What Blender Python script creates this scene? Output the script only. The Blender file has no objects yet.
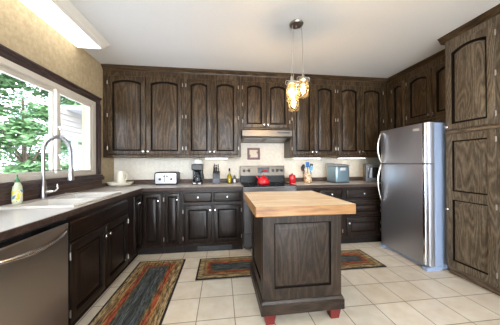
import bpy, bmesh, math, random
import numpy as np
from mathutils import Vector, Matrix
random.seed(7); rng = np.random.default_rng(11)
PI = math.pi
S = bpy.context.scene
COL = S.collection

# ------------------------------------------------------------------ camera
FPX = 218.2; YAW = 0.1292; PITCH = 0.0036; ROLL = -0.0044; CAMH = 1.2375
fw = Vector((math.sin(YAW)*math.cos(PITCH), math.cos(YAW)*math.cos(PITCH), math.sin(PITCH)))
rt = Vector((math.cos(YAW), -math.sin(YAW), 0)); up = rt.cross(fw)
r2 = rt*math.cos(ROLL) + up*math.sin(ROLL); u2 = -rt*math.sin(ROLL) + up*math.cos(ROLL)
cd = bpy.data.cameras.new('camera'); cam = bpy.data.objects.new('camera', cd); COL.objects.link(cam)
cd.sensor_width = 36; cd.lens = FPX/500*36; cd.clip_start = 0.05; cd.clip_end = 200
M = Matrix((r2, u2, -fw)).transposed().to_4x4(); M.translation = Vector((0, 0, CAMH)); cam.matrix_world = M
S.camera = cam

# ------------------------------------------------------------------ light and exposure
S.view_settings.view_transform = 'Standard'; S.view_settings.look = 'None'
S.view_settings.gamma = 1; S.view_settings.use_curve_mapping = False
S.view_settings.exposure = 1.28
S.cycles.use_denoising = True
S.cycles.max_bounces = 10; S.cycles.diffuse_bounces = 6; S.cycles.transparent_max_bounces = 16
S.cycles.sample_clamp_indirect = 6
W = bpy.data.worlds.new('sky'); S.world = W; W.use_nodes = True
bg = W.node_tree.nodes['Background']; bg.inputs[0].default_value = (0.84, 0.92, 1.0, 1); bg.inputs[1].default_value = 6.4
sd = bpy.data.lights.new('sun', 'SUN'); sd.energy = 5.0; sd.angle = 0.05; sd.color = (0.80, 0.90, 1.0)
sun = bpy.data.objects.new('sun', sd); COL.objects.link(sun)
sun.rotation_euler = Vector((-0.15, 0.66, -0.75)).to_track_quat('-Z', 'Y').to_euler()
FIXTURE_POWER = 1.6; BULB_POWER = 125.0; STRIP_POWER = 3.0

# ------------------------------------------------------------------ materials
def lin(c):
    return tuple(((v/255)/12.92 if v/255 <= .04045 else ((v/255+.055)/1.055)**2.4) for v in c) + (1,)
def mat(name, rgb=None, rough=.5, metal=0, **kw):
    m = bpy.data.materials.new(name); m.use_nodes = True
    b = m.node_tree.nodes['Principled BSDF']
    if rgb: b.inputs['Base Color'].default_value = lin(rgb)
    b.inputs['Roughness'].default_value = rough; b.inputs['Metallic'].default_value = metal
    for k, v in kw.items(): b.inputs[k].default_value = v
    return m
class NT:
    def __init__(s, m): s.t = m.node_tree; s.b = s.t.nodes['Principled BSDF']
    def n(s, typ, **kw):
        n = s.t.nodes.new(typ)
        for k, v in kw.items():
            if k.startswith('i_'):
                key = k[2:]; key = int(key) if key.isdigit() else key.replace('_', ' ')
                n.inputs[key].default_value = v
            else: setattr(n, k, v)
        return n
    def l(s, a, b): s.t.links.new(a, b)
    def ramp(s, src, stops, interp='LINEAR'):
        r = s.n('ShaderNodeValToRGB'); r.color_ramp.interpolation = interp
        e = r.color_ramp.elements
        while len(e) < len(stops): e.new(.5)
        for el, (p, c) in zip(e, stops): el.position = p; el.color = c
        s.l(src, r.inputs[0]); return r.outputs[0]
    def coords(s, scale, kind='Object', jitter=True):
        tc = s.n('ShaderNodeTexCoord'); mp = s.n('ShaderNodeMapping'); mp.inputs['Scale'].default_value = scale
        if jitter:
            oi = s.n('ShaderNodeObjectInfo'); mu = s.n('ShaderNodeMath', operation='MULTIPLY', i_1=37.0); s.l(oi.outputs['Random'], mu.inputs[0])
            ad = s.n('ShaderNodeVectorMath', operation='ADD'); s.l(tc.outputs[kind], ad.inputs[0]); s.l(mu.outputs[0], ad.inputs[1]); s.l(ad.outputs[0], mp.inputs[0])
        else: s.l(tc.outputs[kind], mp.inputs[0])
        return mp.outputs[0]
    def bump(s, h, strength, dist=.002):
        b = s.n('ShaderNodeBump', i_Strength=strength, i_Distance=dist); s.l(h, b.inputs['Height']); s.l(b.outputs[0], s.b.inputs['Normal'])

def wood(name, dark, mid, light, axis='Z', rough=.3, figure=1.0, contrast=1.0):
    """stained oak: cathedral growth lines stretched along the grain plus fine dark pores"""
    m = mat(name, mid, rough); t = NT(m)
    lo, hi = 2.2, 15.0
    sc = {'Z': (hi, hi, lo), 'X': (lo, hi, hi), 'Y': (hi, lo, hi)}[axis]
    n1 = t.n('ShaderNodeTexNoise', i_Scale=.62, i_Detail=1.0, i_Roughness=.4, i_Distortion=.2); t.l(t.coords(sc), n1.inputs['Vector'])
    mu = t.n('ShaderNodeMath', operation='MULTIPLY', i_1=44.0*figure); t.l(n1.outputs[0], mu.inputs[0])
    sn = t.n('ShaderNodeMath', operation='SINE'); t.l(mu.outputs[0], sn.inputs[0])
    n2 = t.n('ShaderNodeTexNoise', i_Scale=1.0, i_Detail=3.0, i_Roughness=.6); t.l(t.coords(tuple(x*10 if x > 2 else 7 for x in sc)), n2.inputs['Vector'])
    n3 = t.n('ShaderNodeTexNoise', i_Scale=1.0, i_Detail=2.0); t.l(t.coords(tuple(x*.5 for x in sc)), n3.inputs['Vector'])
    a = t.n('ShaderNodeMath', operation='MULTIPLY_ADD', i_1=.10*contrast, i_2=.5); t.l(sn.outputs[0], a.inputs[0])
    s2 = t.n('ShaderNodeMath', operation='MULTIPLY_ADD', i_1=.55, i_2=-.275); t.l(n2.outputs[0], s2.inputs[0])
    s3 = t.n('ShaderNodeMath', operation='MULTIPLY_ADD', i_1=.2, i_2=-.1); t.l(n3.outputs[0], s3.inputs[0])
    b = t.n('ShaderNodeMath', operation='ADD'); t.l(a.outputs[0], b.inputs[0]); t.l(s2.outputs[0], b.inputs[1])
    b2 = t.n('ShaderNodeMath', operation='ADD'); t.l(b.outputs[0], b2.inputs[0]); t.l(s3.outputs[0], b2.inputs[1])
    c = t.ramp(b2.outputs[0], [(.26, lin(dark)), (.5, lin(mid)), (.74, lin(light))])
    t.l(c, t.b.inputs['Base Color']); t.bump(b2.outputs[0], .07, .001)
    t.b.inputs['Specular IOR Level'].default_value = .24
    return m
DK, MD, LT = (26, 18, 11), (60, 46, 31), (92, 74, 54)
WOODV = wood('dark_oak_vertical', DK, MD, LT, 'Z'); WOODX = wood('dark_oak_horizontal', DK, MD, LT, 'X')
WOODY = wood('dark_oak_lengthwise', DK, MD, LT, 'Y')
BASEV = wood('darker_oak_vertical', (13, 8, 6), (29, 20, 15), (46, 34, 27), 'Z'); BASEX = wood('darker_oak_horizontal', (13, 8, 6), (29, 20, 15), (46, 34, 27), 'X')  # darker oak tone on the base cabinets
PANV = wood('figured_oak_vertical', (48, 41, 33), (92, 81, 67), (126, 113, 96), 'Z', .32, 1.8, .95); PANY = wood('figured_oak_lengthwise', (44, 35, 28), (92, 77, 63), (128, 110, 92), 'X', .34)
ISLV = wood('grey_brown_oak_vertical', (16, 11, 8), (40, 30, 22), (65, 51, 40), 'Z', .4, 1.3, 1.0); ISLX = wood('grey_brown_oak_horizontal', (16, 11, 8), (40, 30, 22), (65, 51, 40), 'X', .4)
WOODTRIM = wood('dark_window_trim', (50, 40, 40), (72, 59, 58), (92, 77, 74), 'Y', .4)
WOODTRIMV = wood('dark_window_trim_upright', (50, 40, 40), (72, 59, 58), (92, 77, 74), 'Z', .4)
SPLASHWOOD = wood('dark_backsplash_board', (60, 46, 40), (86, 68, 60), (104, 84, 74), 'X', .4)
EDGEWOOD = wood('dark_worktop_edge', (40, 30, 27), (64, 50, 44), (84, 68, 60), 'X', .4)
SPLASHWOODY = wood('dark_backsplash_board_side', (60, 46, 42), (84, 68, 62), (104, 84, 76), 'Y', .4)
GROOVE = mat('dark_groove_faces', (20, 15, 12), .7, 0, **{'Specular IOR Level': .08})  # near-black colour given to the groove faces of doors and panels
MDF = mat('cabinet_inside', (60, 48, 40), .6)
TOEDARK = mat('toe_board', (26, 20, 18), .7, 0, **{'Specular IOR Level': .2})

def mottled(name, c1, c2, scale, rough=.85, bumpy=.15):
    m = mat(name, c1, rough); t = NT(m)
    v = t.coords((1, 1, 1), jitter=False)
    n = t.n('ShaderNodeTexNoise', i_Scale=scale, i_Detail=6.0, i_Roughness=.7); t.l(v, n.inputs['Vector'])
    t.l(t.ramp(n.outputs[0], [(.35, lin(c1)), (.65, lin(c2))]), t.b.inputs['Base Color'])
    if bumpy: t.bump(n.outputs[0], bumpy, .004)
    return m
WALLGOLD = mottled('gold_wallpaper', (166, 149, 119), (187, 171, 141), 26)
WALLCREAM = mottled('cream_wallpaper', (206, 199, 186), (222, 215, 203), 30)
CEIL = mottled('ceiling_paint', (216, 217, 219), (219, 220, 222), 60, .9, .05)
PLAIN = mat('plain_wall_paint', (190, 182, 170), .9)
LAMINATE = mottled('pale_laminate', (182, 177, 173), (195, 190, 186), 90, .3, 0)
SINKWHITE = mat('white_sink', (206, 202, 196), .25)
STEEL = mat('brushed_steel', (186, 186, 190), .28, 1)
STEELDARK = mat('dark_brushed_steel', (120, 118, 120), .33, 1)
STEELWARM = mat('warm_brushed_steel', (190, 182, 174), .36, 1)
STEELTAN = mat('satin_steel', (98, 92, 85), .38, 1)
CHROME = mat('satin_nickel', (214, 212, 210), .22, 1)
HINGEMETAL = mat('aged_nickel', (168, 162, 154), .4, 1)
NICKEL = mat('faucet_nickel', (152, 150, 152), .3, 1)
FRIDGESIDE = mat('grey_fridge_side', (142, 158, 186), .45)
BLACKPL = mat('black_plastic', (22, 22, 24), .35)
BLACKGL = mat('black_glass', (12, 12, 14), .06)
DARKGREY = mat('dark_grey_plastic', (58, 60, 66), .4)
WHITEPL = mat('white_vinyl', (206, 200, 190), .4)
CREAMCER = mat('cream_ceramic', (226, 220, 204), .3)
REDEN = mat('red_enamel', (196, 20, 34), .15)
REDPAINT = mat('red_painted_wood', (96, 24, 24), .4)
GREENPL = mat('green_plastic', (44, 110, 62), .35)
BLUEPL = mat('blue_silicone', (32, 96, 160), .4)
LBLUEPL = mat('light_blue_silicone', (120, 180, 214), .4)
OIL = mat('yellow_oil', (176, 150, 30), .1)
SCREEN = mat('dark_display', (16, 18, 22), .1)
BLUESTEEL = mat('blue_grey_metal', (150, 178, 192), .35, .8)
PICTURE = mat('picture_print', (196, 178, 160), .5)
REDWOOD = mat('dark_red_frame', (82, 28, 24), .4)
PALEBLOCK = mat('pale_plate', (200, 200, 200), .4)

def glass_mat(name, tint=(1, 1, 1), gloss=.12, rough=.02, haze=0):
    m = bpy.data.materials.new(name); m.use_nodes = True; t = m.node_tree; t.nodes.clear()
    o = t.nodes.new('ShaderNodeOutputMaterial'); mx = t.nodes.new('ShaderNodeMixShader')
    tr = t.nodes.new('ShaderNodeBsdfTransparent'); tr.inputs[0].default_value = (*tint, 1)
    gl = t.nodes.new('ShaderNodeBsdfGlossy'); gl.inputs['Roughness'].default_value = rough
    lw = t.nodes.new('ShaderNodeLayerWeight'); lw.inputs[0].default_value = gloss
    t.links.new(lw.outputs['Fresnel'], mx.inputs[0]); t.links.new(tr.outputs[0], mx.inputs[1]); t.links.new(gl.outputs[0], mx.inputs[2])
    if haze:
        tl = t.nodes.new('ShaderNodeBsdfTranslucent'); tl.inputs[0].default_value = (*tint, 1)
        m2 = t.nodes.new('ShaderNodeMixShader'); m2.inputs[0].default_value = haze
        t.links.new(mx.outputs[0], m2.inputs[1]); t.links.new(tl.outputs[0], m2.inputs[2]); t.links.new(m2.outputs[0], o.inputs[0]); return m
    t.links.new(mx.outputs[0], o.inputs[0]); return m
PANE = glass_mat('window_glass', (.80, .81, .83), .06)
JARGL = glass_mat('jar_glass', (1.0, .94, .82), .06, .05, .008)
CLEARGL = glass_mat('clear_glass', (.8, .82, .84), .25)
BOTTLEGL = glass_mat('bottle_glass', (.86, .88, .8), .25)
def emit(name, rgb, strength):
    m = mat(name, (240, 240, 240), .5); b = m.node_tree.nodes['Principled BSDF']
    b.inputs['Emission Color'].default_value = lin(rgb); b.inputs['Emission Strength'].default_value = strength; return m
DIFFUSER = emit('lit_diffuser', (255, 250, 238), FIXTURE_POWER)
BULB = emit('lit_filament_bulb', (255, 220, 166), BULB_POWER)
STRIP = emit('lit_strip', (255, 236, 206), STRIP_POWER)

def floor_mat():
    m = mat('ceramic_floor_tiles', rough=.3); t = NT(m)
    tc = t.n('ShaderNodeTexCoord'); mp = t.n('ShaderNodeMapping'); mp.inputs['Location'].default_value = (-.10+30*.303, -2.055+30*.2985, 0)
    t.l(tc.outputs['Object'], mp.inputs[0])
    bk = t.n('ShaderNodeTexBrick', offset=0.0, squash=1.0, i_Scale=1.0)
    bk.inputs['Brick Width'].default_value = .303; bk.inputs['Row Height'].default_value = .2985
    bk.inputs['Mortar Size'].default_value = .0042; bk.inputs['Mortar Smooth'].default_value = .2; bk.inputs['Bias'].default_value = 0
    bk.inputs['Color1'].default_value = lin((230, 220, 204)); bk.inputs['Color2'].default_value = lin((239, 231, 217)); bk.inputs['Mortar'].default_value = lin((156, 140, 120))
    t.l(mp.outputs[0], bk.inputs['Vector'])
    n = t.n('ShaderNodeTexNoise', i_Scale=7.0, i_Detail=6.0, i_Roughness=.6); t.l(tc.outputs['Object'], n.inputs['Vector'])
    mx = t.n('ShaderNodeMixRGB', blend_type='MULTIPLY', i_0=1.0)
    t.l(bk.outputs['Color'], mx.inputs[1]); t.l(t.ramp(n.outputs[0], [(.3, lin((236, 230, 220))), (.7, (1, 1, 1, 1))]), mx.inputs[2])
    t.l(mx.outputs[0], t.b.inputs['Base Color'])
    inv = t.n('ShaderNodeMath', operation='SUBTRACT', i_0=1.0); t.l(bk.outputs['Fac'], inv.inputs[1]); t.bump(inv.outputs[0], .5, .002)
    return m
FLOOR = floor_mat()

def butcher_mat():
    m = mat('butcher_block_maple', rough=.4); t = NT(m)
    tc = t.n('ShaderNodeTexCoord')
    mp = t.n('ShaderNodeMapping'); t.l(tc.outputs['Object'], mp.inputs[0])
    bk = t.n('ShaderNodeTexBrick', offset=.37, i_Scale=1.0)
    bk.inputs['Brick Width'].default_value = .46; bk.inputs['Row Height'].default_value = .043; bk.inputs['Mortar Size'].default_value = .0006
    bk.inputs['Color1'].default_value = lin((236, 222, 200)); bk.inputs['Color2'].default_value = lin((228, 208, 180)); bk.inputs['Mortar'].default_value = lin((196, 160, 116))
    t.l(mp.outputs[0], bk.inputs['Vector'])
    v = t.coords((2.5, 26, 26), jitter=False)
    n = t.n('ShaderNodeTexNoise', i_Scale=1.0, i_Detail=4.0); t.l(v, n.inputs['Vector'])
    mx = t.n('ShaderNodeMixRGB', blend_type='MULTIPLY', i_0=1.0); t.l(bk.outputs['Color'], mx.inputs[1])
    t.l(t.ramp(n.outputs[0], [(.3, lin((232, 214, 188))), (.7, (1, 1, 1, 1))]), mx.inputs[2])
    # worn, chalky patches where things were chopped
    n2 = t.n('ShaderNodeTexNoise', i_Scale=3.2, i_Detail=5.0); t.l(tc.outputs['Object'], n2.inputs['Vector'])
    mx2 = t.n('ShaderNodeMixRGB', blend_type='MIX'); t.l(t.ramp(n2.outputs[0], [(.48, (0, 0, 0, 1)), (.68, (.55, .55, .55, 1))]), mx2.inputs[0])
    t.l(mx.outputs[0], mx2.inputs[1]); mx2.inputs[2].default_value = lin((240, 230, 212))
    t.l(mx2.outputs[0], t.b.inputs['Base Color']); return m
BUTCHER = butcher_mat()
def butcher_edge():
    m = mat('butcher_block_oiled_edge', rough=.35); t = NT(m)
    v = t.coords((3, 20, 30), jitter=False)
    n = t.n('ShaderNodeTexNoise', i_Scale=1.0, i_Detail=5.0, i_Roughness=.6); t.l(v, n.inputs['Vector'])
    t.l(t.ramp(n.outputs[0], [(.3, lin((112, 72, 34))), (.5, lin((150, 106, 60))), (.72, lin((172, 130, 82)))]), t.b.inputs['Base Color']); return m
BUTCHEREDGE = butcher_edge()

def rug_mat(name, a, b):
    m = mat(name, rough=.95); t = NT(m)
    tc = t.n('ShaderNodeTexCoord'); sp = t.n('ShaderNodeSeparateXYZ'); t.l(tc.outputs['Object'], sp.inputs[0])
    def side(o, half):
        ab = t.n('ShaderNodeMath', operation='ABSOLUTE'); t.l(o, ab.inputs[0])
        s = t.n('ShaderNodeMath', operation='SUBTRACT', i_0=half); t.l(ab.outputs[0], s.inputs[1]); return s.outputs[0]
    mn = t.n('ShaderNodeMath', operation='MINIMUM'); t.l(side(sp.outputs[0], a), mn.inputs[0]); t.l(side(sp.outputs[1], b), mn.inputs[1])
    long = (1, 9, 1) if a > b else (9, 1, 1)
    v = t.coords(tuple(x*4 for x in long), jitter=False)
    n = t.n('ShaderNodeTexNoise', i_Scale=1.2, i_Detail=3.0, i_Roughness=.7); t.l(v, n.inputs['Vector'])
    jm = t.n('ShaderNodeMath', operation='MULTIPLY_ADD', i_1=.10, i_2=-.05); t.l(n.outputs[0], jm.inputs[0])
    gt = t.n('ShaderNodeMath', operation='GREATER_THAN', i_1=.025); t.l(mn.outputs[0], gt.inputs[0])
    jm2 = t.n('ShaderNodeMath', operation='MULTIPLY'); t.l(jm.outputs[0], jm2.inputs[0]); t.l(gt.outputs[0], jm2.inputs[1])
    ad = t.n('ShaderNodeMath', operation='ADD'); t.l(mn.outputs[0], ad.inputs[0]); t.l(jm2.outputs[0], ad.inputs[1])
    sc = t.n('ShaderNodeMath', operation='MULTIPLY', i_1=1/.28); t.l(ad.outputs[0], sc.inputs[0])
    K = lambda mm, c: (mm/.28, lin(c))
    c = t.ramp(sc.outputs[0], [K(0, (30, 25, 23)), K(.018, (30, 25, 23)), K(.020, (196, 172, 128)), K(.06, (204, 174, 122)), K(.08, (120, 94, 66)), K(.095, (198, 158, 98)),
                               K(.115, (186, 128, 66)), K(.128, (190, 84, 50)), K(.15, (184, 76, 48)), K(.16, (136, 120, 76)), K(.178, (96, 98, 80)), K(.195, (74, 82, 84)), K(.24, (104, 112, 112)), K(.27, (60, 66, 70))])
    n3 = t.n('ShaderNodeTexNoise', i_Scale=2.0, i_Detail=3.0, i_Roughness=.8); t.l(v, n3.inputs['Vector'])
    mx = t.n('ShaderNodeMixRGB', blend_type='MULTIPLY', i_0=1.0); t.l(c, mx.inputs[1])
    t.l(t.ramp(n3.outputs[0], [(.42, (.16, .15, .14, 1)), (.60, (.95, .95, .95, 1))]), mx.inputs[2])
    t.l(mx.outputs[0], t.b.inputs['Base Color']); t.bump(n3.outputs[0], .5, .003); return m

# ------------------------------------------------------------------ mesh helpers
class MB:
    def __init__(s): s.v = []; s.f = []; s.m = []; s.slot = 0
    def add(s, vs, fs):
        o = len(s.v); s.v += [tuple(p) for p in vs]
        for f in fs: s.f.append([i+o for i in f]); s.m.append(s.slot)
        return s
    def box(s, x0, x1, y0, y1, z0, z1):
        return s.add([(x0,y0,z0),(x1,y0,z0),(x1,y1,z0),(x0,y1,z0),(x0,y0,z1),(x1,y0,z1),(x1,y1,z1),(x0,y1,z1)],
                     [(3,2,1,0),(4,5,6,7),(0,1,5,4),(1,2,6,5),(2,3,7,6),(3,0,4,7)])
    def rings(s, rings, cap0=True, cap1=True, closed=True):
        n = len(rings[0]); vs = [p for r in rings for p in r]; fs = []
        for k in range(len(rings)-1):
            for i in range(n if closed else n-1):
                j = (i+1) % n; fs.append((k*n+i, k*n+j, (k+1)*n+j, (k+1)*n+i))
        if cap0: fs.append(tuple(range(n-1, -1, -1)))
        if cap1: fs.append(tuple(range((len(rings)-1)*n, len(rings)*n)))
        return s.add(vs, fs)
    def lathe(s, prof, c=(0,0,0), n=24, axis='Z', cap=True):
        c = Vector(c); R = []
        for r, h in prof:
            ring = []
            for i in range(n):
                a = 2*PI*i/n; x, y = r*math.cos(a), r*math.sin(a)
                p = {'Z': (x, y, h), 'Y': (x, -h, y), 'X': (h, x, y)}[axis]
                ring.append(c+Vector(p))
            R.append(ring)
        return s.rings(R, cap, cap)
    def tube(s, pts, r, n=10, rs=None):
        P = [Vector(p) for p in pts]; R = []
        t0 = (P[1]-P[0]).normalized(); ref = Vector((0,0,1)) if abs(t0.z) < .9 else Vector((1,0,0))
        nx = t0.cross(ref).normalized()
        for i, p in enumerate(P):
            t = ((P[i+1]-p) if i == 0 else (p-P[i-1]) if i == len(P)-1 else (P[i+1]-P[i-1])).normalized()
            nx = (nx - t*nx.dot(t)).normalized(); ny = t.cross(nx); rr = rs[i] if rs else r
            R.append([p+nx*rr*math.cos(2*PI*k/n)+ny*rr*math.sin(2*PI*k/n) for k in range(n)])
        return s.rings(R)
    def prism(s, poly, axis, a, b):   # poly: 2-D points in the two remaining axes (in x,y,z order)
        def P(q, h):
            return {'X': (h, q[0], q[1]), 'Y': (q[0], h, q[1]), 'Z': (q[0], q[1], h)}[axis]
        return s.rings([[P(q, a) for q in poly], [P(q, b) for q in poly]])
    def build(s, name, mats, parent=None, bevel=0, smooth=True, loc=None, rot=None, merge=False):
        me = bpy.data.meshes.new(name); me.from_pydata(s.v, [], s.f)
        mats = mats if isinstance(mats, (list, tuple)) else [mats]
        for m in mats: me.materials.append(m)
        me.polygons.foreach_set('material_index', s.m)
        bm = bmesh.new(); bm.from_mesh(me)
        if merge: bmesh.ops.remove_doubles(bm, verts=bm.verts, dist=1e-6)
        bmesh.ops.recalc_face_normals(bm, faces=bm.faces); bm.to_mesh(me); bm.free()
        if smooth: me.shade_smooth(); me.set_sharp_from_angle(angle=math.radians(38))
        o = bpy.data.objects.new(name, me); COL.objects.link(o)
        if parent: o.parent = parent
        if loc: o.location = loc
        if rot: o.rotation_euler = rot
        if bevel:
            b = o.modifiers.new('bevel', 'BEVEL'); b.width = bevel; b.segments = 2; b.limit_method = 'ANGLE'; b.angle_limit = math.radians(50)
        return o
def tag(o, label, cat, group=None):
    o['label'] = label; o['category'] = cat
    if group: o['group'] = group
    return o
def thing(name, label, cat, loc=(0,0,0), rz=0, group=None):
    o = bpy.data.objects.new(name, None); COL.objects.link(o); o.location = loc; o.rotation_euler = (0,0,rz); o.empty_display_size = .05
    return tag(o, label, cat, group)
def struct(o): o['kind'] = 'structure'; return o
def dup(root, loc, rz=None, label=None):
    r = root.copy(); COL.objects.link(r); r.location = loc
    if rz is not None: r.rotation_euler = (0,0,rz)
    if label: r['label'] = label
    for ch in list(root.children):
        c = ch.copy(); COL.objects.link(c); c.parent = r
        for g in list(ch.children):
            d = g.copy(); COL.objects.link(d); d.parent = c
    return r

# ------------------------------------------------------------------ the room
WL, WB, WR, ZC, YF = -1.68, 3.68, 3.10, 2.647, -4.2
WY0, WY1, WZ0, WZ1 = .70, 3.15, 1.095, 2.06
struct(MB().box(WL-.15, WR+.15, YF, WB+.15, -.12, 0).build('floor', FLOOR, smooth=False))
struct(MB().box(WL-.15, WR+.15, YF, WB+.15, ZC, ZC+.14).build('ceiling', CEIL, smooth=False))
m = MB()
m.box(WL-.15, WL, YF, WB+.15, 0, WZ0); m.box(WL-.15, WL, YF, WB+.15, WZ1, ZC); m.box(WL-.15, WL, YF, WY0, WZ0, WZ1); m.box(WL-.15, WL, WY1, WB+.15, WZ0, WZ1)
struct(m.build('wall_left', WALLGOLD, smooth=False))
struct(MB().box(WL, WR, WB, WB+.15, 0, ZC).build('wall_back', WALLCREAM, smooth=False))
struct(MB().box(WR, WR+.15, YF, WB+.15, 0, ZC).build('wall_right', PLAIN, smooth=False))

struct(MB().box(WL-.15-.95, WL-.151, YF, WB+.15, 2.44, 2.58).build('sky_light_blocker', PLAIN, smooth=False))   # added slab out of view, keeps sky light off the worktop

# window: white vinyl frame, fixed sash, sliding sash
win = bpy.data.objects.new('window_1', None); COL.objects.link(win); struct(win)
fx0, fx1 = -1.75, -1.662
m = MB(); m.box(fx0, fx1, WY0, WY1, WZ0, WZ0+.045); m.box(fx0, fx1, WY0, WY1, WZ1-.05, WZ1); m.box(fx0, fx1, WY0, WY0+.06, WZ0+.045, WZ1-.05); m.box(fx0, fx1, WY1-.075, WY1, WZ0+.045, WZ1-.05)
m.build('window_frame', WHITEPL, win, .004)
def sash(y0, y1, x, name):
    m = MB(); z0, z1, w = WZ0+.045, WZ1-.05, .042
    m.box(x-.035, x, y0, y1, z0, z0+w*.6); m.box(x-.035, x, y0, y1, z1-w, z1); m.box(x-.035, x, y0, y0+w*1.2, z0+w*.6, z1-w); m.box(x-.035, x, y1-w*1.2, y1, z0+w*.6, z1-w)
    s = m.build(name, WHITEPL, win, .003)
    MB().box(x-.021, x-.017, y0+w*1.2, y1-w*1.2, z0+w*.6, z1-w).build('pane', PANE, s)
    return s
sash(WY0+.06, 2.50, -1.700, 'fixed_sash'); s2 = sash(2.46, WY1-.075, -1.664, 'sliding_sash')
for z in (1.33, 1.62):
    m = MB(); m.lathe([(.012, 0), (.012, .012), (.008, .02)], (-1.663, 2.485, z), 12, 'X'); m.box(-1.655, -1.645, 2.478, 2.492, z-.03, z+.012)
    m.build('latch', mat('white_latch', (225, 225, 225), .3), s2)
# dark wood casing round the window
def casing_profile(h0, h1):   # across the board: stepped moulding standing off the wall
    d = h1-h0
    return [(WL, h0), (WL+.018, h0), (WL+.018, h0+d*.55), (WL+.026, h0+d*.6), (WL+.026, h0+d*.72), (WL+.034, h0+d*.8), (WL+.034, h1), (WL, h1)]
m = MB(); m.prism(casing_profile(WZ1, 2.146), 'Y', WY0-.1, 3.262)
struct(m.build('trim_1', WOODTRIM, bevel=.002))
m = MB(); m.box(WL, WL+.018, WY1, 3.262, 1.098, WZ1-.001); m.box(WL+.018, WL+.028, 3.21, 3.262, 1.098, WZ1-.001)
struct(m.build('trim_2', WOODTRIMV, bevel=.002))
m = MB(); m.box(WL, -1.605, WY0-.12, 3.215, 1.068, 1.094); m.box(WL, -1.63, WY0-.1, 3.3, 1.018, 1.068)
struct(m.build('trim_3', WOODTRIM, bevel=.004))

# crown mouldings over the cabinets
def crown(f):   # f(d,z): d = distance out of the cabinet front
    return [(-.05, 2.585), (.004, 2.585), (.008, 2.60), (.016, 2.603), (.036, 2.632), (.046, 2.634), (.046, ZC-.001), (-.05, ZC-.001)]
UF, RUF, TF = 3.35, 2.79, 2.50
CP = crown(None)
m = MB(); m.prism([(UF-d, z) for d, z in CP], 'X', WL+.001, RUF-.0)
struct(m.build('trim_4', WOODX, bevel=.001))
m = MB(); m.prism([(RUF-d, z) for d, z in CP], 'Y', 2.152, UF+.0)
struct(m.build('trim_5', WOODY, bevel=.001))
m = MB(); m.prism([(TF-d, z) for d, z in CP], 'Y', .50, 2.15+.046); m.prism([(2.15+d, z) for d, z in CP], 'X', TF-.0, RUF-.05)
struct(m.build('trim_6', WOODY, bevel=.001))

# ------------------------------------------------------------------ cabinets
def door_mesh(w, h, arched=True, stile=.058, t=.02, raise_=.045, mid=None):
    """raised-panel door: x 0..w, front towards -y, z 0..h; slot 0 upright grain, slot 1 dark groove faces"""
    mb = MB(); N = 14 if arched else 1
    rise = min(.036, w*.09) if arched else 0
    def opening(d, z0, z1):
        x0, x1 = stile+d, w-stile-d; top = z1-stile-d
        pts = [(x0, z0+stile+d), (x1, z0+stile+d)]
        for i in range(N+1):
            u = i/N; x = x1+(x0-x1)*u
            zz = top - rise*(2*u-1)**2 if arched else top
            pts.append((x, zz))
        return pts
    def outer(d):
        pts = [(d, d), (w-d, d)]
        for i in range(N+1): pts.append((w-d+(2*d-w)*i/N, h-d))
        return pts
    R = lambda pts, y: [(x, y, z) for x, z in pts]
    rings = [R(outer(0), 0), R(outer(0), -t+.007), R(outer(.003), -t+.002), R(outer(.008), -t)]
    if mid is None:
        g = [(0, -t), (.002, -t+.003), (.004, -t+.014), (.022, -t+.015), (.046, -t+.003), (.050, -t+.0025)]
        G = [R(opening(d, 0, h), y) for d, y in g]
        mb.rings(rings+G[:1], cap0=True, cap1=False)
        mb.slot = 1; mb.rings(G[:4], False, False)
        mb.slot = 0; mb.rings(G[3:], False, True)
    return mb
def square_panel(mb, x0, x1, z0, z1, y):   # raised field standing in a routed recess
    R = lambda d, yy: [(x0+d, yy, z0+d), (x1-d, yy, z0+d), (x1-d, yy, z1-d), (x0+d, yy, z1-d)]
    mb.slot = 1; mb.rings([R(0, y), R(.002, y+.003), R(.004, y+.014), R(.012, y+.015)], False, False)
    mb.slot = 0; mb.rings([R(.012, y+.015), R(.046, y+.003), R(.050, y+.0025)], False, True)
def frame_with_panels(w, h, panels, t=.02, arch_top=False):
    """a slab front with several rectangular raised panels let into it"""
    mb = MB(); xs = sorted({0, w} | {p[0] for p in panels} | {p[1] for p in panels}); zs = sorted({0, h} | {p[2] for p in panels} | {p[3] for p in panels})
    for i in range(len(xs)-1):
        for j in range(len(zs)-1):
            cx, cz = (xs[i]+xs[i+1])/2, (zs[j]+zs[j+1])/2
            if any(p[0] < cx < p[1] and p[2] < cz < p[3] for p in panels): continue
            mb.add([(xs[i], -t, zs[j]), (xs[i+1], -t, zs[j]), (xs[i+1], -t, zs[j+1]), (xs[i], -t, zs[j+1])], [(0, 1, 2, 3)])
    mb.add([(0, 0, 0), (w, 0, 0), (w, 0, h), (0, 0, h), (0, -t, 0), (w, -t, 0), (w, -t, h), (0, -t, h)], [(0, 1, 2, 3), (0, 4, 5, 1), (1, 5, 6, 2), (2, 6, 7, 3), (3, 7, 4, 0)])
    for p in panels: square_panel(mb, *p, -t)
    return mb
def knob(parent, x, z, y=-.02):
    m = MB(); m.lathe([(.006, 0), (.005, .010), (.007, .014), (.014, .018), (.0155, .023), (.012, .029), (.004, .031)], (x, y, z), 14, 'Y')
    return m.build('knob', CHROME, parent)
def hinge(parent, x, z, y=-.02):
    m = MB(); m.lathe([(.0045, -.026), (.0045, .026)], (x, y-.001, z), 8); m.box(x-.006, x+.006, y-.001, y+.002, z-.02, z+.02)
    return m.build('hinge', HINGEMETAL, parent)
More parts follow.
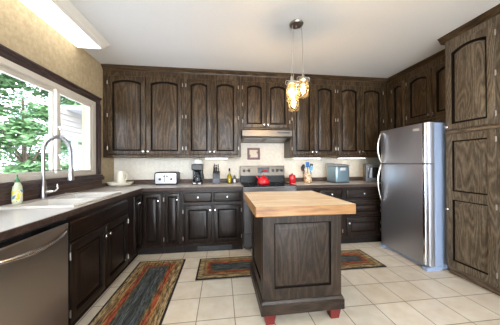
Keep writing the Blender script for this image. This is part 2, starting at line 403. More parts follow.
def add_door(root, x, z, w, h, arched, hinge_side, knob_at, hz=None, name='door', mats=None):
    mb = door_mesh(w, h, arched, stile=min(.058, w*.2))
    d = mb.build(name, [mats or WOODV, GROOVE], root, loc=(x, 0, z), merge=True)
    if knob_at: knob(d, *knob_at)
    if hinge_side:
        hx = -.008 if hinge_side == 'L' else w+.008
        for q in (hz or ([.1, h*.5, h-.1] if h > .7 else [.08, h-.08])): hinge(d, hx, q)
    return d
def add_drawer(root, x, z, w, h, name='drawer', kn=True):
    mb = MB(); R = lambda d, y: [(x+d, y, z+d), (x+w-d, y, z+d), (x+w-d, y, z+h-d), (x+d, y, z+h-d)]
    mb.rings([R(0, 0), R(0, -.012), R(.006, -.018), R(.02, -.02)])
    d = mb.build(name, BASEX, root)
    if kn: knob(d, x+w/2, z+h/2)
    return d

def wall_cab(label, x0, x1, z0, z1, doors, group, face=UF, depth=WB-UF, rot=0, loc=None):
    root = thing('wall_cabinet', label, 'cabinet', loc or (x0, face, z0), rot, group)
    w = x1-x0
    MB().box(.0005, w-.0005, 0, depth-.001, 0, z1-z0).build('body', WOODV, root, .0015)
    for dx0, dx1, dz0, dz1, hs, kside in doors:
        wd, hd = dx1-dx0, dz1-dz0
        kx = {'L': .025, 'R': wd-.025}.get(kside)
        add_door(root, dx0-x0, dz0-z0, wd, hd, True, hs, (kx, .05) if kx else None)
    return root
GU = 'dark oak cabinets hung under the ceiling'
wall_cab('dark oak wall cabinet with two wide arched doors, beside the window, above the toaster', WL+.005, -.545, 1.329, 2.584, [(-1.60, -1.095, 1.365, 2.50, 'L', 'R'), (-1.08, -.58, 1.365, 2.50, 'R', 'L')], GU)
wall_cab('dark oak wall cabinet with two tall arched doors, above the coffee maker and knife block', -.545, .295, 1.329, 2.584, [(-.515, -.150, 1.365, 2.50, 'L', 'R'), (-.135, .250, 1.365, 2.50, 'R', 'L')], GU)
wall_cab('short dark oak wall cabinet with two doors directly above the range hood', .295, 1.075, 1.748, 2.584, [(.330, .680, 1.785, 2.50, 'L', 'R'), (.695, 1.06, 1.785, 2.50, 'R', 'L')], GU)
wall_cab('dark oak wall cabinet with two tall arched doors, above the utensil crock', 1.075, 1.85, 1.329, 2.584, [(1.115, 1.462, 1.365, 2.50, 'L', 'R'), (1.476, 1.83, 1.365, 2.50, 'R', 'L')], GU)
wall_cab('dark oak wall cabinet with two tall doors above the ice maker', 1.85, RUF-.004, 1.329, 2.584, [(1.885, 2.265, 1.365, 2.50, 'L', 'R'), (2.279, 2.68, 1.365, 2.50, 'R', 'L')], GU)
# right wall: local x runs towards the camera
def wall_cab_right(label, ya, yb, z0, z1, doors):
    root = thing('wall_cabinet', label, 'cabinet', (RUF, ya, z0), -PI/2, GU)
    MB().box(.0005, ya-yb-.0005, 0, WR-RUF-.001, 0, z1-z0).build('body', WOODV, root, .0015)
    for y0, y1, dz0, dz1, hs, kside in doors:
        wd, hd = y0-y1, dz1-dz0; kx = {'L': .025, 'R': wd-.025}.get(kside)
        add_door(root, ya-y0, dz0-z0, wd, hd, True, hs, (kx, .05) if kx else None)
wall_cab_right('narrow single-door dark oak wall cabinet in the right corner, beyond the fridge', UF-.002, 2.985, 1.329, 2.584, [(3.245, 3.01, 1.365, 2.50, 'L', None)])
wall_cab_right('short dark oak wall cabinet with two arched doors above the fridge', 2.984, 2.152, 1.79, 2.584, [(2.955, 2.575, 1.83, 2.50, 'L', 'R'), (2.555, 2.185, 1.83, 2.50, 'R', 'L')])

# tall pantry
pan = thing('pantry_cabinet', 'tall floor-to-ceiling dark oak pantry cabinet right of the fridge', 'cabinet', (TF, 2.15, 0), -PI/2)
MB().box(0, .615, 0, WR-TF-.001, .085, 2.584).build('body', PANV, pan, .002)
MB().box(0, .615, .04, .3, 0, .085).build('toe_board', PANY, pan)
d = add_door(pan, .025, 1.595, .435, .925, True, 'R', (.02, .03), [.09, .46, .83], 'upper_door', PANV)
h = 1.435; w = .435
d = frame_with_panels(w, h, [(.06, w-.06, .07, .73), (.06, w-.06, .82, h-.07)]).build('lower_door', [PANV, GROOVE], pan, loc=(.025, 0, .105), merge=True)
knob(d, .02, .62)
for q in (.1, .72, h-.09): hinge(d, w+.008, q)
MB().box(.0, .615, -.024, 0, 1.551, 1.581).build('rail_moulding', PANY, pan, .005)
pan2 = thing('pantry_cabinet', 'dark oak pantry cabinet at the right edge of the photo, nearer than the tall pantry', 'cabinet', (TF, 1.534, 0), -PI/2)
MB().box(0, .9, 0, WR-TF-.001, .085, 2.584).build('body', PANV, pan2, .002)
MB().box(0, .9, .04, .3, 0, .085).build('toe_board', PANY, pan2)
for x in (.025, .465): add_door(pan2, x, 1.595, .41, .925, True, None, (.385 if x < .1 else .025, .05), None, 'upper_door', PANV); 
for x in (.025, .465):
    frame_with_panels(.41, h, [(.06, .35, .07, .73), (.06, .35, .82, h-.07)]).build('lower_door', [PANV, GROOVE], pan2, loc=(x, 0, .105), merge=True)

# base cabinets, back run
BF, LF, CT = 3.075, -1.065, .872
GB = 'dark oak base cabinets under the worktops'
def base_cab(label, x0, x1, doors, drawers, face=BF):
    root = thing('base_cabinet', label, 'cabinet', (x0, face, 0), 0, GB); w = x1-x0
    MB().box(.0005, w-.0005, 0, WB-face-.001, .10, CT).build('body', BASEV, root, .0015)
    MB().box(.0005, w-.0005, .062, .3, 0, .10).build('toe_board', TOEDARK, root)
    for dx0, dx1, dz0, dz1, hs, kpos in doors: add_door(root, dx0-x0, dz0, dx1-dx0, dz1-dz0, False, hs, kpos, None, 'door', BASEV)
    for dx0, dx1, dz0, dz1 in drawers: add_drawer(root, dx0-x0, dz0, dx1-dx0, dz1-dz0)
    return root
base_cab('narrow one-door dark oak base cabinet between the corner and the double cabinet', -.785, -.54, [(-.765, -.565, .14, .835, 'L', (.165, .61))], [])
bc = base_cab('dark oak base cabinet with two drawers over two doors, left of the range', -.54, .296,
         [(-.515, -.135, .14, .665, 'L', (.355, .455)), (-.115, .265, .14, .665, 'R', (.025, .455))], [(-.515, -.135, .705, .84), (-.115, .265, .705, .84)])
m = MB(); m.box(.2, .68, .052, .0615, .012, .078)
vent = m.build('toe_vent', BLACKPL, bc)
m = MB()
m.box(.205, .675, .047, .052, .066, .073)
m.build('grille', DARKGREY, vent)
base_cab('dark oak base cabinet just right of the range, partly behind the island', 1.072, 1.80,
         [(1.10, 1.43, .14, .665, 'L', (.305, .455)), (1.45, 1.78, .14, .665, 'R', (.025, .455))], [(1.10, 1.43, .705, .84), (1.45, 1.78, .705, .84)])
rb = base_cab('dark oak base cabinet beside the fridge with a drawer over two small stacked doors', 1.80, WR-.001,
         [(1.86, 2.40, .43, .665, 'R', None), (1.86, 2.40, .135, .405, 'R', (.03, .20))], [(1.86, 2.40, .705, .84)])

# corner unit with a folding pair of narrow doors
cc = thing('base_cabinet', 'corner dark oak base cabinet with narrow folding doors meeting in the inside corner', 'cabinet', (LF, BF, 0), 0, GB)
m = MB(); m.prism([(-.614, .604), (-.614, -.414), (0, -.414), (0, 0), (.2795, 0), (.2795, .604)], 'Z', .10, CT); m.build('body', BASEV, cc, .0015)
m = MB(); m.prism([(-.3, .3), (-.3, -.414), (-.062, -.414), (-.062, .062), (.2795, .062), (.2795, .3)], 'Z', 0, .10); m.build('toe_board', TOEDARK, cc)
add_door(cc, .022, .14, .235, .695, False, None, (.2, .6), None, 'door', BASEV)
ld = door_mesh(.235, .695, False, stile=.047).build('door', [BASEV, GROOVE], cc, loc=(0, -.262, .14), rot=(0, 0, PI/2), merge=True)
m = MB(); m.tube([(.09, -.02, .60), (.09, -.035, .60), (.145, -.035, .60), (.145, -.02, .60)], .004, 8); m.build('pull_handle', CHROME, ld)

# sink base (faces +X; local x runs away from the camera)
SY0, SY1 = 1.645, 2.6605
sk = thing('base_cabinet', 'dark oak sink base cabinet with false drawer front over two doors, by the dishwasher', 'cabinet', (LF, SY0, 0), PI/2, GB)
wS = SY1-SY0
m = MB(); m.box(.0005, wS-.0005, 0, .02, .10, CT); m.box(.0005, .02, .02, .613, .10, CT); m.box(wS-.02, wS-.0005, .02, .613, .10, CT); m.box(.02, wS-.02, .02, .613, .10, .12); m.build('body', BASEV, sk, .0015)
MB().box(.0005, wS-.0005, .062, .3, 0, .10).build('toe_board', TOEDARK, sk)
add_drawer(sk, .03, .70, .93, .135, 'false_drawer_front', False)
add_door(sk, .03, .115, .455, .56, False, 'L', (.43, .48), None, 'door', BASEV); add_door(sk, .505, .115, .455, .56, False, 'R', (.025, .48), None, 'door', BASEV)

# ------------------------------------------------------------------ worktops
ct = thing('countertop', 'pale laminate L-shaped worktop with dark wood edge, from the window round to the range', 'worktop', (0, 0, CT))
T = .914-CT
def bx(m, x0, x1, y0, y1): m.box(x0, x1, y0, y1, 0, T)
m = MB(); bx(m, -1.655, -1.056, 1.01, 1.80); bx(m, -1.655, -1.056, 2.52, WB-.022); bx(m, -1.655, -1.60, 1.80, 2.52); bx(m, -1.105, -1.056, 1.80, 2.52); bx(m, -1.056, .298, 3.062, WB-.022)
m.build('worktop_surface', LAMINATE, ct, smooth=False)
m = MB(); m.prism([(-1.056, 1.01), (-1.041, 1.01), (-1.041, 3.047), (.298, 3.047), (.298, 3.062), (-1.056, 3.062)], 'Z', .001, T-.001); m.build('edge_trim', EDGEWOOD, ct, .003)
m = MB(); m.box(WL+.001, -1.656, 1.01, WB-.023, 0, .090); m.box(WL+.001, -1.659, 1.01, 3.3, .0905, .1455); m.build('window_side_splashboard', SPLASHWOODY, ct, .002)
m = MB(); m.box(-1.6555, .298, WB-.0215, WB-.001, 0, .112); m.build('splashboard', SPLASHWOOD, ct, .002)
ct2 = thing('countertop', 'pale laminate worktop right of the range, running to the fridge corner', 'worktop', (0, 0, CT))
m = MB(); bx(m, 1.07, WR-.002, 3.062, WB-.022); m.build('worktop_surface', LAMINATE, ct2, smooth=False)
m = MB(); bx(m, 1.07, WR-.002, 3.047, 3.0615); m.build('edge_trim', EDGEWOOD, ct2, .003)
m = MB(); m.box(1.07, WR-.002, WB-.0215, WB-.001, 0, .112); m.build('splashboard', SPLASHWOOD, ct2, .002)

# sink
sn = thing('kitchen_sink', 'white double-bowl sink let into the worktop under the window', 'sink', (0, 0, .914))
X0, X1, Y0, Y1 = -1.645, -1.085, 1.77, 2.55; a0, a1, b0, b1, c0, c1 = -1.52, -1.125, 1.815, 2.14, 2.185, 2.505
m = MB()
for x0, x1, y0, y1 in ((X0, a0, Y0, Y1), (a1, X1, Y0, Y1), (a0, a1, Y0, b0), (a0, a1, b1, c0), (a0, a1, c1, Y1)): m.box(x0, x1, y0, y1, .0005, .014)
o_ = m
m.box(X0, X1, Y0, Y0+.014, .014, .02); m.box(X0, X1, Y1-.014, Y1, .014, .02); m.box(X1-.014, X1, Y0, Y1, .014, .02)
m.build('rim', SINKWHITE, sn, .003)
for y0, y1 in ((b0, b1), (c0, c1)):
    R = lambda d, z: [(a0+d, y0+d, z), (a1-d, y0+d, z), (a1-d, y1-d, z), (a0+d, y1-d, z)]
    m = MB(); m.rings([R(0, .0135), R(.012, -.13), R(.03, -.15)], cap0=False); bo = m.build('bowl', SINKWHITE, sn)
    MB().lathe([(.04, 0), (.04, .003), (.02, .004)], ((a0+a1)/2, (y0+y1)/2, -.15), 16).build('drain', CHROME, bo)

# faucet
fa = thing('kitchen_faucet', 'brushed nickel spring-neck pull-down faucet behind the sink', 'faucet', (-1.60, 2.2, .929), math.radians(12))
MB().lathe([(.030, 0), (.030, .006), (.024, .012), (.024, .10), (.020, .11), (.017, .16), (.015, .165)], n=20).build('base', NICKEL, fa)
arc = [(0, 0, .15), (0, 0, .42)] + [(.10-.10*math.cos(a), 0, .43+.13*math.sin(a)) for a in [PI*i/16 for i in range(1, 17)]] + [(.203, 0, .38), (.206, 0, .30)]
MB().tube(arc[:2]+arc[2:], .012, 12).build('spout', NICKEL, fa)
hel = []; arcv = [Vector(p) for p in arc[1:]]
seg = [(arcv[i+1]-arcv[i]).length for i in range(len(arcv)-1)]; L = sum(seg)
NT_ = 26*14
for k in range(NT_+1):
    s_ = L*k/NT_; i = 0
    while i < len(seg)-1 and s_ > seg[i]: s_ -= seg[i]; i += 1
    p = arcv[i].lerp(arcv[i+1], min(1, s_/seg[i])); t_ = (arcv[min(i+1, len(arcv)-1)]-arcv[i]).normalized()
    ny = Vector((0, 1, 0)); nx = ny.cross(t_).normalized(); a = 2*PI*k/14
    hel.append(p+nx*.018*math.cos(a)+ny*.018*math.sin(a))
MB().tube(hel, .0042, 5).build('spring', NICKEL, fa)
m = MB(); m.lathe([(.013, .30), (.015, .25), (.017, .235), (.021, .19), (.026, .165), (.026, .158), (.02, .156)], (.206, 0, 0), 16); m.build('spray_head', NICKEL, fa)
m = MB(); m.tube([(0, 0, .255), (.10, 0, .255), (.185, 0, .255)], .005, 8); m.lathe([(.02, .245), (.02, .265), (.016, .265)], (.206, 0, 0), 14); m.build('docking_arm', NICKEL, fa)
m = MB(); m.lathe([(.016, 0), (.016, .03), (.012, .05)], (.02, 0, .06), 14, 'X'); m.tube([(.05, 0, .06), (.085, 0, .062), (.105, 0, .085), (.10, 0, .125)], .008, 10, [.010, .009, .008, .006]); m.build('lever', CHROME, fa)

# soap bottle
so = thing('soap_bottle', 'clear dish soap bottle with green cap and yellow label beside the faucet', 'bottle', (-1.60, 1.945, .929), 1.1)
so.scale = (.74, .85, 1.05)
m = MB(); R = lambda a, b, z: [(a*math.cos(2*PI*i/20), b*math.sin(2*PI*i/20), z) for i in range(20)]
m.rings([R(.038, .024, 0), R(.042, .027, .01), R(.043, .027, .1), R(.038, .025, .13), R(.022, .02, .155), R(.014, .014, .16)]); m.build('bottle', mat('soapy_plastic', (196, 204, 176), .2), so)
m = MB(); m.rings([R(.0425, .0272, .015), R(.0438, .0278, .02), R(.0438, .0278, .095), R(.042, .0272, .1)], cap0=False, cap1=False)
lm = mat('soap_label', (214, 200, 70), .5); t = NT(lm); v = t.coords((1, 1, 1)); n = t.n('ShaderNodeTexNoise', i_Scale=26.0); t.l(v, n.inputs['Vector'])
t.l(t.ramp(n.outputs[0], [(.42, lin((216, 204, 70))), (.5, lin((226, 228, 214))), (.6, lin((70, 130, 160)))]), t.b.inputs['Base Color']); m.build('label', lm, so)
m = MB(); m.lathe([(.020, .158), (.020, .176), (.012, .182), (.008, .19), (.007, .215), (.004, .218)], n=14); m.build('cap', GREENPL, so)

# dishwasher
dw = thing('dishwasher', 'stainless steel dishwasher in the left foreground under the worktop', 'dishwasher', (LF, 1.022, 0), PI/2)
MB().box(.002, .615, .001, .59, .10, .868).build('body', BLACKPL, dw); MB().box(.002, .615, .05, .3, 0, .10).build('toe_board', BLACKPL, dw)
dwd = MB().box(.004, .612, -.03, .0005, .115, .838).build('door', STEELWARM, dw, .006)
m = MB(); m.box(.004, .612, -.026, .0005, .8385, .868); m.build('control_strip', BLACKGL, dw, .002)
hp = [(.02, -.03, .79)] + [(.03+.55*i/14, -.036-.050*math.sin(PI*i/14)**.7, .800-.026*math.sin(PI*i/14)) for i in range(15)] + [(.59, -.03, .79)]
m = MB(); m.tube(hp, .014, 10, [.006]+[.009+.007*math.sin(PI*i/14) for i in range(15)]+[.006]); m.build('handle', CHROME, dwd)

# ------------------------------------------------------------------ range and hood
OVENSTEEL = mat('oven_steel', (98, 95, 94), .42, 1)
ra = thing('kitchen_range', 'stainless steel electric range with black cooktop between the worktops', 'stove', (.302, 3.03, 0))
RW = .764
m = MB(); m.box(0, RW, .012, .635, .05, .905); [m.box(x, x+.05, y, y+.05, 0, .05) for x in (.03, RW-.08) for y in (.08, .55)]; m.build('body', STEELDARK, ra, .002)
m = MB(); m.box(-.001, RW+.001, -.012, .60, .905, .922); ck = m.build('cooktop', BLACKGL, ra, .004)
for x, y, r in ((.19, .15, .10), (.57, .15, .075), (.19, .43, .075), (.57, .43, .10)):
    m = MB(); m.lathe([(r, .922), (r, .9226), (r-.004, .9226), (r-.004, .922)], (x, y, 0), 28, cap=False); m.build('burner_ring', DARKGREY, ck)
od = MB().box(.004, RW-.004, -.02, .011, .26, .895).build('oven_door', OVENSTEEL, ra, .006)
MB().box(.12, RW-.12, -.0225, -.0195, .38, .70).build('oven_window', BLACKGL, od, .002)
m = MB(); m.tube([(.05, -.02, .83), (.05, -.06, .83), (.12, -.066, .83), (RW-.12, -.066, .83), (RW-.05, -.06, .83), (RW-.05, -.02, .83)], .012, 10); m.build('oven_handle', STEEL, od)
sdw = MB().box(.004, RW-.004, -.018, .011, .06, .25).build('storage_drawer', OVENSTEEL, ra, .006)
m = MB(); m.box(.1, RW-.1, -.034, -.018, .215, .235); m.build('drawer_handle', STEEL, sdw, .004)
m = MB(); m.prism([(.575, .9225), (.64, .9225), (.64, 1.195), (.605, 1.195), (.585, 1.03)], 'X', 0, RW)
bgd = m.build('backguard', STEELTAN, ra, .006)
m = MB(); m.prism([(.575, .9226), (.585, 1.032), (.583, 1.032), (.573, .9226)], 'X', .005, RW-.005); m.build('splash_panel', mat('black_enamel', (16, 16, 17), .3, 0, **{'Specular IOR Level': .15}), bgd)
def on_guard(z): return .585+(z-1.03)/(1.195-1.03)*.02
m = MB(); m.prism([(on_guard(1.075)-.003, 1.075), (on_guard(1.075)+.004, 1.075), (on_guard(1.165)+.004, 1.165), (on_guard(1.165)-.003, 1.165)], 'X', .30, .50); m.build('display', SCREEN, bgd)
for x in (.07, .15, .56, .635, .71):
    m = MB(); m.lathe([(.024, 0), (.024, .004), (.02, .006), (.018, .022), (.012, .024)], (x, on_guard(1.115)-.001, 1.115), 16, 'Y'); m.build('burner_knob', BLACKPL, bgd)

ke = thing('tea_kettle', 'shiny red enamel tea kettle on the black cooktop', 'kettle', (.625, 3.24, .9228), .25)
MB().lathe([(.07, 0), (.088, .006), (.094, .03), (.088, .06), (.07, .09), (.045, .11), (.03, .115), (.03, .113)], n=28).build('pot', REDEN, ke)
MB().lathe([(.03, .114), (.028, .12), (.01, .126), (.008, .135), (.012, .142), (.006, .148)], n=16).build('lid', REDEN, ke)
m = MB(); m.tube([(-.065, 0, .075), (-.095, 0, .10), (-.115, 0, .12)], .012, 10, [.017, .013, .010]); m.build('spout', REDEN, ke)
m = MB(); m.tube([(-.062, 0, .085), (-.06, 0, .14), (-.035, 0, .185), (.03, 0, .20), (.07, 0, .185)], .008, 8, [.005, .006, .009, .011, .009]); hk = m.build('handle', BLACKPL, ke)
MB().tube([(-.01, 0, .196), (.03, 0, .202), (.068, 0, .187)], .013, 10).build('grip', REDEN, hk)

hd = thing('range_hood', 'stainless steel range hood over the cooktop, under the short cabinet', 'hood', (.302, 0, 1.58))
m = MB(); m.prism([(3.20, .06), (3.24, .05), (WB-.002, .0), (WB-.002, .166), (3.215, .166), (3.20, .15)], 'X', 0, RW); hb = m.build('hood_body', STEELTAN, hd, .003)
MB().box(.53, .72, 3.197, 3.2005, .105, .125).build('vent_grille', BLACKPL, hd)
m = MB(); m.prism([(3.30, .0385), (3.56, .0125), (3.56, .009), (3.30, .035)], 'X', .05, .33); m.prism([(3.30, .0385), (3.56, .0125), (3.56, .009), (3.30, .035)], 'X', .40, .70); m.build('filter', STEELDARK, hd)

# ------------------------------------------------------------------ fridge (faces -X)
fr = thing('refrigerator', 'stainless steel top-freezer refrigerator with grey sides, left of the pantry', 'refrigerator', (2.33, 2.958, 0), -PI/2)
FW = .766
MB().box(.004, FW, .075, .72, .05, 1.695).build('body', FRIDGESIDE, fr, .006)
MB().box(.01, FW-.006, .03, .3, .012, .05).build('base_grille', FRIDGESIDE, fr, .004)
for x in (.0, FW-.07): MB().box(x+.002, x+.068, -.03 if x else -.01, .16, 0, .04).build('foot', FRIDGESIDE, fr, .006)
def fdoor(z0, z1, nm):
    pts = [(0, .07), (0, .012), (.012, .002)] + [(FW*u, -.008*math.sin(PI*u)) for u in (.1, .3, .5, .7, .88)] + [(FW-.02, -.001), (FW-.006, .006), (FW, .02), (FW, .07)]
    m = MB(); m.prism(pts, 'Z', z0, z1); return m.build(nm, STEEL_DOOR, fr, .003)
STEEL_DOOR = mat('fridge_steel', (190, 190, 197), .42, 1)
df = fdoor(1.228, 1.70, 'freezer_door'); dl = fdoor(.055, 1.218, 'fridge_door')
STRIPM = mat('bright_door_edge', (224, 226, 230), .18, 1)  # silver door edge made brighter, its reflection put into the colour
for d_, z0, z1 in ((df, 1.232, 1.696), (dl, .06, 1.214)):
    m = MB(); m.prism([(FW-.075, -.0055), (FW-.07, -.012), (FW-.04, -.012), (FW-.034, -.0035)], 'Z', z0, z1); m.build('edge_strip', STRIPM, d_, .002)
def bow(z0, z1, flip):
    P = []
    for i in range(13):
        u = i/12; z = z0+(z1-z0)*u; e = math.sin(PI*min(1, (1-u if flip else u)*.5+.5))
        P.append((.045, -.012-.062*math.sin(PI*(u*.86+.07)), z))
    return [(.045, 0, z0)]+P+[(.045, 0, z1)]
MB().tube(bow(1.24, 1.665, 0), .012, 10).build('handle', CHROME, df); MB().tube(bow(.70, 1.205, 1), .012, 10).build('handle', CHROME, dl)
MB().box(FW-.20, FW-.115, -.0085, -.005, 1.615, 1.645).build('name_plate', PALEBLOCK, df, .002)

# ------------------------------------------------------------------ island
isl = thing('kitchen_island', 'kitchen island with dark oak panelled base and butcher-block top, in the middle of the floor', 'island', (.31, 1.64, 0))
IW, ID = .634, .62
MB().box(0.013, IW-.001, .021, ID, .186, .835).build('body', ISLV, isl, .003)
frame_with_panels(IW, .649, [(.088, IW-.085, .085, .589)], t=.021).build('front_panel', [ISLV, GROOVE], isl, loc=(0, .0205, .186), merge=True)
lp = frame_with_panels(ID-.021, .649, [(.09, ID-.111, .085, .589)], t=.0165).build('side_panel', [ISLV, GROOVE], isl, loc=(.0165, ID, .186), rot=(0, 0, -PI/2), merge=True)
m = MB()
for d, z0, z1 in ((.019, .08, .160),): m.box(-d, IW+d, -d, ID+d, z0, z1)
R = lambda d, z: [(-d, -d, z), (IW+d, -d, z), (IW+d, ID+d, z), (-d, ID+d, z)]
m.rings([R(.016, .160), R(.013, .172), R(.004, .186)]); m.build('base_moulding', ISLX, isl, .003)
for x in (.008, IW-.098):
    for y in (-.012, ID-.08):
        R = lambda d, z: [(x+d, y+d, z), (x+.09-d, y+d, z), (x+.09-d, y+.09-d, z), (x+d, y+.09-d, z)]
        MB().rings([R(.012, 0), R(.0, .0795)]).build('foot', REDPAINT, isl, .002)
m = MB(); tx0, tx1, ty0, ty1 = -.062, .740, -.04, .815
m.add([(tx0, ty0, .836), (tx1, ty0, .836), (tx1, ty1, .836), (tx0, ty1, .836)], [(3, 2, 1, 0)])
m.box(tx0, tx1, ty0, ty1, .836, .913)
bt = m.build('butcher_block', [BUTCHER, BUTCHEREDGE], isl, .004)
for p in bt.data.polygons: p.material_index = 0 if p.normal.z > .5 else 1

# ------------------------------------------------------------------ rugs
def rug(label, cx, cy, a, b, nm):
    m = MB(); n = 24; m.box(-a, a, -b, b, 0, .009)
    o = m.build('rug', rug_mat(nm, a, b), bevel=.003, loc=(cx, cy, .0005)); return tag(o, label, 'rug', 'striped runner rugs')
rug('striped runner rug in rust, tan and grey along the sink cabinets', -.742, 1.87, .28, 1.03, 'striped_wool_long')
rug('striped rug in rust, tan and grey lying crosswise behind the island', .828, 2.62, 1.11, .258, 'striped_wool_cross')

# ------------------------------------------------------------------ ceiling fixture
cf = thing('ceiling_light', 'long white fluorescent ceiling light above the window wall', 'ceiling light', (-1.66, 1.53, ZC))
CL = 1.235
FIXW = mat('white_fixture_trim', (232, 230, 226), .5)
m = MB(); m.box(.0, .275, 0, CL, -.02, -.0005)
m.prism([(.262, -.058), (.275, -.062), (.285, -.048), (.30, -.045), (.315, -.025), (.335, -.02), (.365, -.006), (.365, -.0005), (.262, -.0005)], 'Y', 0, CL); m.build('housing', FIXW, cf, .001)
m = MB(); m.prism([(.002, -.0205), (.004, -.052), (.015, -.058), (.25, -.058), (.2615, -.052), (.2615, -.0205)], 'Y', .004, CL-.004); m.build('diffuser', DIFFUSER, cf)

# pendant
pe = thing('pendant_light', 'pendant light of three clear glass jars hanging above the island', 'pendant light', (.752, 2.117, 0))
MB().lathe([(.066, ZC-.0005), (.07, ZC-.008), (.066, ZC-.02), (.04, ZC-.028), (.01, ZC-.03), (.008, ZC-.045), (.002, ZC-.047)], n=28).build('canopy', mat('canopy_nickel', (158, 150, 144), .3, 1), pe)
CORD = mat('clear_cord', (150, 142, 134), .4)
JARCAP = mat('jar_cap_nickel', (190, 184, 178), .3, 1)
def jar(x, y, ztop, cx, cy):
    MB().tube([(cx, cy, ZC-.02), (cx*.6+x*.4, cy*.6+y*.4, ZC-.12), (x, y, ztop+.06)], .0028, 6).build('cord', CORD, pe)
    m = MB(); H = .19
    m.lathe([(.044, ztop-.02), (.046, ztop-.035), (.053, ztop-.05), (.055, ztop-.08), (.055, ztop-H+.02), (.05, ztop-H+.003), (.0, ztop-H), (.0, ztop-H+.004), (.047, ztop-H+.007), (.052, ztop-H+.022), (.052, ztop-.08), (.050, ztop-.052), (.043, ztop-.037), (.041, ztop-.02)], (x, y, 0), 24, cap=False)
    j = m.build('glass_jar', JARGL, pe)
    m = MB(); m.lathe([(.008, ztop+.062), (.012, ztop+.05), (.013, ztop+.012), (.04, ztop+.006), (.046, ztop), (.046, ztop-.022), (.04, ztop-.024)], (x, y, 0), 20); m.lathe([(.016, ztop-.024), (.016, ztop-.06), (.013, ztop-.062)], (x, y, 0), 14); m.build('jar_cap', JARCAP, j)
    m = MB(); m.tube([(x-.047, y, ztop-.03), (x-.062, y, ztop-.02), (x-.064, y, ztop+.01), (x-.05, y, ztop+.018), (x, y-.018, ztop+.016), (x+.05, y, ztop+.018), (x+.064, y, ztop+.01), (x+.062, y, ztop-.02), (x+.047, y, ztop-.03)], .003, 6)
    m.build('wire_bail', JARCAP, j)
    m = MB(); m.lathe([(.008, ztop-.062), (.012, ztop-.072), (.019, ztop-.095), (.018, ztop-.125), (.010, ztop-.145), (.003, ztop-.15)], (x, y, 0), 16); m.build('bulb', BULB, j)
jar(-.052, -.005, 2.045, -.045, -.005); jar(.066, -.01, 2.085, .05, -.01); jar(-.015, .055, 1.965, -.02, .045)

# under-cabinet lights
GS = 'slim lights under the wall cabinets'
def strip(x0, x1, y, label):
    o = thing('undercabinet_light', label, 'light', (x0, y, 1.3285), 0, GS)
    MB().box(0, x1-x0, 0, .07, -.012, -.0005).build('housing', WHITEPL, o, .002); MB().box(.01, x1-x0-.01, .005, .06, -.019, -.0125).build('lens', STRIP, o, .002)
strip(-.26, .10, 3.46, 'slim white light strip under the wall cabinet above the knife block')
strip(1.18, 1.65, 3.46, 'slim white light strip under the wall cabinet above the utensil crock')
strip(1.97, 2.46, 3.46, 'slim white light strip under the wall cabinet above the ice maker')

# ------------------------------------------------------------------ things on the worktops
Z = .9145
di = tag(MB().lathe([(.07, 0), (.13, .004), (.165, .035), (.172, .06), (.166, .06), (.155, .036), (.12, .012), (.0, .010)], n=32).build('shallow_bowl', CREAMCER, loc=(-1.47, 3.42, Z)), 'wide cream shallow bowl in the corner by the window', 'bowl')
pt = thing('pitcher', 'cream ceramic pitcher standing in the wide bowl in the corner', 'pitcher', (-1.475, 3.425, Z+.0125), -.2)
MB().lathe([(.055, 0), (.062, .004), (.064, .08), (.060, .15), (.064, .205), (.060, .205), (.056, .15), (.06, .08), (.055, .01), (.0, .008)], n=26, cap=False).build('jug', CREAMCER, pt)
MB().tube([(.058, 0, .165), (.085, 0, .17), (.105, 0, .14), (.10, 0, .09), (.062, 0, .06)], .009, 8).build('handle', CREAMCER, pt)

to = thing('toaster', 'wide stainless four-slot toaster with black ends on the back worktop', 'toaster', (-1.0, 3.40, Z), .02)
def rbox(x0, x1, y0, y1, z0, z1, r=.03):
    m = MB(); P = []
    for cx, cz, a0 in ((x1-r, z1-r, 0), (x0+r, z1-r, PI/2), (x0+.012, z0+.012, PI), (x1-.012, z0+.012, 1.5*PI)):
        rr = r if cz > (z0+z1)/2 else .012
        for k in range(6): P.append((cx+rr*math.cos(a0+PI/2*k/5), cz+rr*math.sin(a0+PI/2*k/5)))
    m.prism(P, 'Y', y0, y1); return m
rbox(0, .338, .012, .24, .012, .195, .035).build('shell', BLACKPL, to, .006)
fp = rbox(.018, .32, 0, .0125, .025, .182, .025).build('front_panel', STEEL, to, .003)
m = MB(); m.box(.02, .32, .02, .23, 0, .0125); m.build('base', BLACKPL, to)
for x in (.085, .25):
    m = MB(); m.lathe([(.020, 0), (.019, .012), (.012, .014)], (x, 0, .09), 16, 'Y'); m.build('dial', DARKGREY, fp)
for x in (.150, .188):
    m = MB(); m.box(x-.004, x+.004, -.001, .0, .05, .16); m.box(x-.013, x+.013, -.018, -.001, .128, .142); m.build('lever', DARKGREY, fp)
for y in (.07, .15):
    m = MB(); m.box(.03, .16, y, y+.022, .194, .1965); m.box(.18, .31, y, y+.022, .194, .1965); m.build('slot', BLACKPL, to)

